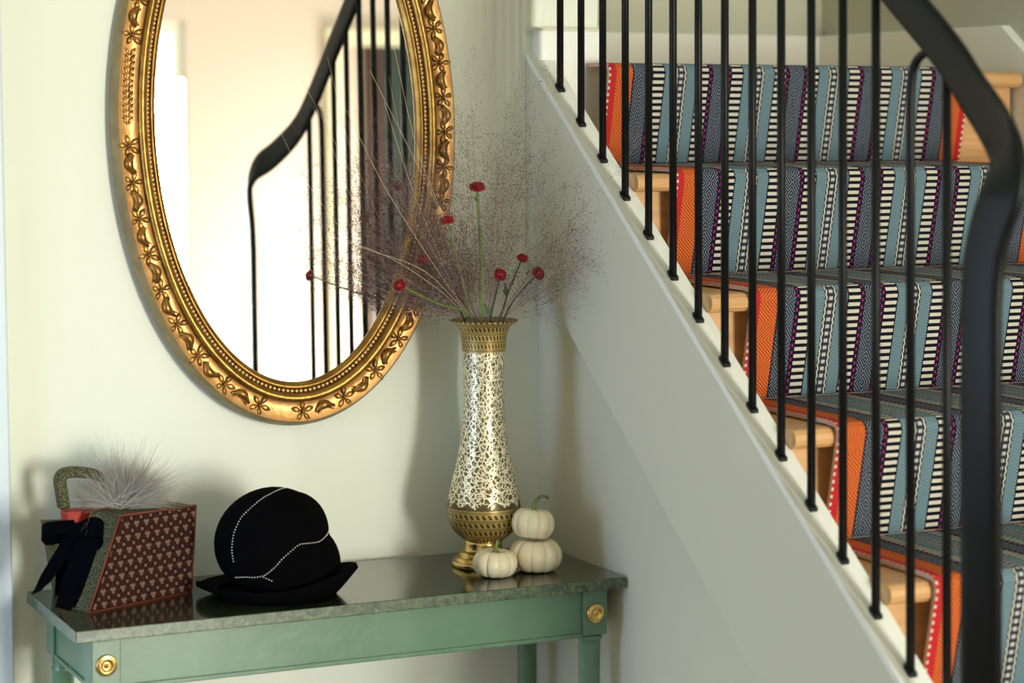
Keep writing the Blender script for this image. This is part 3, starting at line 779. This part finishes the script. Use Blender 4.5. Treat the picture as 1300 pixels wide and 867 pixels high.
# rear box
B0 = at_z(74, 757, TZ)
rb = thing('handled_box', 'olive box with red lining and textured strap handle behind the bow', 'box', (0.922, 3.690, TZ), math.radians(4))
obj('body', slab([(0.0, 0), (.095, 0), (.095, .120), (-.022, .128)], 0, .050), M['olive'], rb, bevel=.0015)
obj('lining', slab([(.012, .085), (.088, .083), (.088, .146), (.006, .147)], -.004, .030), M['red'], rb, bevel=.002)
hp = [at(81, 645, 3.70), at(78, 625, 3.70), at(76, 610, 3.70), at(80, 602, 3.70), at(92, 599, 3.70), at(108, 600, 3.70), at(122, 603, 3.70), at(131, 615, 3.70), at(130, 645, 3.70)]
hp = smooth_path([p for p in hp], 5)
Rm = Matrix.Rotation(-math.radians(4), 3, 'Z')
hl = [Rm @ (p-Vector((0.922, 3.690, TZ))) for p in hp]
bm = strap(hl, .022, .017, (0, 1, 0))
obj('handle', bm, M['olive'], rb, bevel=.002)
# black ribbon bow
bow = thing('ribbon_bow', 'black grosgrain ribbon bow with trailing tails left of the handbag', 'ribbon', (.905, 3.56, TZ))
def rib(name, pts, wds, side, th=.0018):
    pp = smooth_path([Vector(p)-Vector(bow.location) for p in pts], 6); n = len(pp)
    ww = [wds[0]+(wds[1]-wds[0])*i/(n-1) for i in range(n)] if isinstance(wds, tuple) else wds
    return obj(name, strap(pp, ww, th, side), M['ribbon'], bow, smooth=False)
yk = 3.555
rib('loop', [at(96, 668, yk), at(80, 669, yk-.01), at(60, 671, yk-.012), at(53, 677, yk), at(60, 684, yk+.012), at(78, 681, yk+.012), at(96, 676, yk+.004)], .022, (.15, .6, .8))
rib('loop', [at(98, 676, yk), at(112, 670, yk-.010), at(124, 669, yk-.008), at(131, 676, yk), at(122, 686, yk+.012), at(98, 684, yk+.004)], .034, (.2, .6, .75))
rib('tail', [at(96, 674, yk), at(80, 700, yk-.006), at(64, 725, yk-.006), at(52, 744, yk-.0), at(46, 752, yk+.03)], (.024, .018), (1, 0, .4))
rib('tail', [at(104, 674, yk), at(100, 705, yk-.010), at(92, 735, yk-.014), at(83, 765, yk-.030), at(80, 773, yk-.040)], (.034, .026), (1, .1, .0))
rib('tail', [at(113, 674, yk), at(108, 700, yk-.012), at(98, 735, yk-.012), at(86, 768, yk-.03)], (.044, .026), (1, .1, .0))
rib('tail', [at(90, 674, yk+.03), at(84, 700, yk+.03), at(80, 730, yk+.03), at(78, 756, yk+.03)], (.03, .022), (1, .1, .0))
kn = ico(at(98, 672, yk-.004)-Vector(bow.location), .013, 2, sc=(1.3, .8, .9)); obj('knot', kn, M['ribbon'], bow, smooth=True)
# feather puff
fc = at(150, 646, 3.69)
fp = thing('feather_puff', 'fluffy grey marabou feather puff resting on the handbag', 'feather', fc)
def ribbons(name, segs, m, parent):       # segs: list of (Nx3 pts, width) -> one mesh of thin strips
    V = []; Fc = []
    for pts, wd, sd in segs:
        n = len(pts); b0 = len(V); s = sd*wd
        for i, p in enumerate(pts):
            k = 1-i/(n-1)*.85
            V.append(p-s*k); V.append(p+s*k)
        for i in range(n-1): a = b0+2*i; Fc.append((a, a+1, a+3, a+2))
    me = bpy.data.meshes.new(name); me.from_pydata([tuple(v) for v in V], [], Fc); me.update()
    return obj(name, me, m, parent)
segs = []
for i in range(8000):
    a = rng.uniform(-.02, PI+.05); r_ = rng.uniform(.35, 1)**.7
    el = rng.normal(0, .45)
    L = .088*(.55+.45*abs(math.sin(a))**.5)*r_*(1.15 if math.cos(a) > 0 else 1.0)
    d = np.array(RU)*math.cos(a)*1.08+np.array([0, 0, 1])*math.sin(a)*.93+np.array(RD)*el*.5
    c0 = np.array(RU)*rng.normal(.004, .014)+np.array([0, 0, 1])*rng.normal(.006, .005)+np.array(RD)*rng.normal(0, .01)
    bend = np.array([rng.normal(0, 1), rng.normal(0, 1), rng.normal(-.3, 1)])*.20
    pts = [c0+d*L*f+bend*L*f*f for f in (0, .25, .5, .75, 1)]
    sd = rng.normal(0, 1, 3); sd /= np.linalg.norm(sd)
    if min(p[2] for p in pts) < -.004: continue
    segs.append((pts, rng.uniform(.0003, .0008), sd))
tag(ribbons('barbs', segs, M['feather'], fp), kind='stuff')
# a few long wisps falling towards the bow
segs = []
for (a_, b_, c_) in (((128, 640), (110, 644), (98, 656)), ((128, 650), (112, 660), (102, 676)), ((124, 655), (116, 663), (108, 680)), ((130, 640), (118, 648), (108, 672)), ((122, 580), (118, 572), (113, 562))):
    P_ = smooth_path([at(*a_, 3.60)-fc, at(*b_, 3.56)-fc, at(*c_, 3.53)-fc], 5); segs.append(([np.array(p) for p in P_], .0007, np.array([.7, 0, .7])))
tag(ribbons('wisp', segs, M['feather'], fp), kind='stuff')

# ================================================================== RED FLOWERS
def scab(head, base, mid, R, label, tilt, stemmat, leafp=None):
    head = Vector(head); base = Vector(base)
    t_ = thing('red_flower', label, 'flower', base, 0, 'red flowers in the brass vase')
    rd_ = Vector((head.x-VX, head.y-VY, 0)); rr_ = min(.040, rd_.length*.45); rim_ = Vector((VX, VY, TZ+.449))+(rd_.normalized()*rr_ if rd_.length > .001 else rd_)
    P_ = smooth_path([Vector((0, 0, 0)), rim_-base, (Vector(mid)*.5+(rim_+head)*.25)-base, head-base], 7); n = len(P_)
    st_ = obj('stem', tube(P_, [(.0020-.0007*i/n)*(1.45 if R > .0135 else 1) for i in range(n)], 7), stemmat, t_, smooth=True)
    bm = bmesh.new(); up = (P_[-1]-P_[-3]).normalized()
    up = (up+Vector(tilt)).normalized(); q = up.to_track_quat('Z', 'Y').to_matrix()
    rr = random.Random(int(R*1e6)+int(head.x*1000))
    for i in range(70):
        f = (i+.5)/70; th = math.acos(1-1.25*f); a = i*2.39996
        d = Vector((math.sin(th)*math.cos(a), math.sin(th)*math.sin(a), math.cos(th)*.62))
        c = q @ (d*R*.80*rr.uniform(.9, 1.08))
        m_ = Matrix.Translation(head-base+c) @ (q @ d).to_track_quat('Z', 'Y').to_matrix().to_4x4() @ Matrix.Rotation(rr.uniform(0, 6), 4, 'Z')
        s = R*.24
        vv = [bm.verts.new(m_ @ Vector(p)) for p in ((-s, -s*.5, 0), (0, -s*.8, s*.5), (s, -s*.4, 0), (s*.8, s*.7, s*.7), (0, s, s*.3), (-s*.8, s*.6, s*.6), (0, 0, -s*.4))]
        for k in range(6): bm.faces.new((vv[k], vv[(k+1) % 6], vv[6]))
    ico(head-base, R*.72, 2, bm, (1, 1, .7))
    obj('flower_head', bm, M['petal'], t_)
    if leafp:
        lb = bmesh.new(); a, b = Vector(leafp[0])-base, Vector(leafp[1])-base
        dd = b-a; sd = dd.cross(Vector((0, 1, 0))).normalized()
        vs2 = [lb.verts.new(p) for p in (a, a+dd*.4+sd*dd.length*.2, b, a+dd*.4-sd*dd.length*.2)]; lb.faces.new(vs2)
        lo = obj('leaf', lb, M['leaf'], st_); so = lo.modifiers.new('s', 'SOLIDIFY'); so.thickness = .0006
    return t_
MZ = TZ+.432
mouth = Vector((VX, VY, TZ+.36))
def fb(dx, dy): return (VX+dx*.6, VY+dy*.6, TZ+.37)
scab(at(606, 238, VY-.05), fb(0, 0), at(613, 330, VY-.03), .0150, 'tallest red flower, upright on a thick green stem', (0, -.15, .4), M['stem'], (at(606, 256, VY-.045), at(602, 248, VY-.045)))
scab(at(568, 280, VY-.06), fb(-.012, 0), at(582, 340, VY-.02), .0118, 'red flower level with the gilded frame, left of the tallest', (-.1, -.1, .5), M['stem'])
scab(at(508, 362, VY-.09), fb(-.02, -.01), at(550, 385, VY-.055), .0112, 'red flower leaning far left in front of the mirror rim', (-.2, -.6, .1), M['stem'])
scab(at(537, 329, VY+.01), fb(-.015, .008), at(570, 368, VY+.01), .0095, 'dusky red flower half hidden in the mauve grass', (-.2, -.5, .1), M['stemdark'])
scab(at(635, 349, VY-.06), fb(.012, 0), at(628, 378, VY-.012), .0120, 'red flower lowest of the three right of the vase centre', (-.2, -.7, .1), M['stemdark'], (at(622, 402, VY-.03), at(614, 384, VY-.03)))
scab(at(663, 328, VY-.04), fb(.015, .005), at(645, 368, VY), .0108, 'dark red flower highest of the three on the right', (0, -.3, .2), M['stemdark'], (at(643, 378, VY-.01), at(641, 358, VY-.01)))
scab(at(683, 347, VY-.06), fb(.018, 0), at(650, 378, VY-.01), .0130, 'round red flower farthest right above the vase', (.1, -.8, .1), M['stemdark'])

# ================================================================== MAUVE GRASS
gr = thing('ornamental_grass', 'airy mauve ornamental grass spraying out of the brass vase', 'grass', (VX, VY, TZ+.36))
def grass():
    thr = []; seeds = []
    o0 = np.array([0, 0, .0])
    ru = np.array(RU); rd = np.array(RD); zz = np.array([0, 0, 1.])
    spec = []
    # (angle from vertical to the right in degrees, length, spread) clusters
    for i in range(40): spec.append((rng.normal(-36, 15), rng.uniform(.12, .31), .9))
    for i in range(30): spec.append((rng.normal(-20, 9), rng.uniform(.24, .40), .9))
    for i in range(20): spec.append((rng.normal(6, 8), rng.uniform(.26, .52), .62))
    for i in range(24): spec.append((rng.normal(24, 13), rng.uniform(.20, .46), .62))
    for i in range(10): spec.append((rng.normal(52, 9), rng.uniform(.16, .30), .55))
    for i in range(18): spec.append((rng.normal(-60, 8), rng.uniform(.12, .31), .9))
    for ang, L, sp in spec:
        a = math.radians(ang); dep = rng.normal(-.12, .22)
        d = ru*math.sin(a)+zz*math.cos(a)+rd*dep; d /= np.linalg.norm(d)
        sag = (ru*math.sin(a)*.10-zz*.05*abs(math.sin(a)))*rng.uniform(.3, 1.2)
        start = ru*math.sin(a)*.030+rd*rng.normal(0, .009)+zz*.076
        base_l = .010
        tot = base_l+L
        f = np.linspace(0, 1, 8)
        P_ = [np.array([0, 0, -.05])]+[start+d*tot*t+sag*t*t*tot for t in f]
        sd = np.cross(d, rd); sd /= np.linalg.norm(sd)
        thr.append((P_, .00028, sd))
        nb_ = int(44*sp)
        for b in range(nb_):
            t = rng.uniform(.10, 1.0); p = start+d*tot*t+sag*t*t*tot
            if p[1]+VY > YW-.02: continue
            q = rng.normal(0, 1, 3); q -= d*q.dot(d)*.6; q /= np.linalg.norm(q); 
            dd = d*rng.uniform(.5, 1.1)+q*rng.uniform(.5, 1.0); dd /= np.linalg.norm(dd)
            bl = rng.uniform(.020, .090)*(1.15-t*.5)
            e = p+dd*bl
            if e[1]+VY > YW-.012 or e[2] < .080 and rng.random() < .7: continue
            mid = p+dd*bl*.5+rng.normal(0, .002, 3)
            thr.append(([p, mid, e], .00010, sd))
            for s in range(rng.integers(5, 9) if ang > -10 else rng.integers(7, 12)):
                u = rng.uniform(.25, 1.); pp = p+dd*bl*u; q2 = rng.normal(0, 1, 3); q2 /= np.linalg.norm(q2)
                e2 = pp+(q2*.8+dd*.6)*rng.uniform(.005, .016)
                if e2[1]+VY > YW-.006 or e2[2] < .060: continue
                thr.append(([pp, e2], .00006, sd)); seeds.append(e2)
    return thr, seeds
thr, seeds = grass()
tag(ribbons('threads', thr, M['haze'], gr), kind='stuff')
seeds = np.array(seeds); n = len(seeds)
tet = np.array([[1, 0, -.5], [-.6, .8, -.4], [-.5, -.8, -.4], [0, 0, 1.3]])*.00085
V = (seeds[:, None, :]+tet[None]*rng.uniform(.6, 1.25, (n, 1, 1))).reshape(-1, 3)
Fs = [(4*i+a, 4*i+b, 4*i+c) for i in range(n) for a, b, c in ((0, 1, 3), (1, 2, 3), (2, 0, 3), (0, 2, 1))]
me = bpy.data.meshes.new('seeds'); me.from_pydata(V.tolist(), [], Fs); me.update()
tag(obj('seeds', me, M['seed'], gr), kind='stuff')
# pale straw stalks that read one by one
for pts, dy in (([(600, 404), (560, 350), (490, 240), (440, 140)], -.05), ([(604, 404), (585, 330), (540, 230), (470, 90)], -.03), ([(598, 404), (540, 345), (470, 318), (420, 300)], -.06),
                ([(596, 404), (560, 370), (500, 330), (440, 305)], -.04), ([(607, 404), (600, 370), (590, 320), (584, 290)], -.03), ([(590, 404), (560, 330), (520, 230), (488, 130)], -.02),
                ([(640, 404), (665, 355), (700, 305), (745, 270)], -.04), ([(612, 404), (622, 330), (632, 270), (640, 210)], .0), ([(620, 404), (632, 330), (640, 240), (642, 110)], .01),
                ([(602, 404), (592, 300), (575, 180), (560, 90)], .02), ([(615, 404), (600, 330), (596, 240), (610, 140)], -.01), ([(600, 404), (572, 300), (530, 190), (500, 60)], -.02)):
    P_ = smooth_path([at(u, v, VY+dy*min(1, (404-v)/120))-Vector(gr.location) for u, v in pts], 6); n = len(P_)
    obj('stalk', tube(P_, [.00055-.0003*i/n for i in range(n)], 5), M['straw'], gr, smooth=True)
print('tris ok', len(thr), len(seeds))
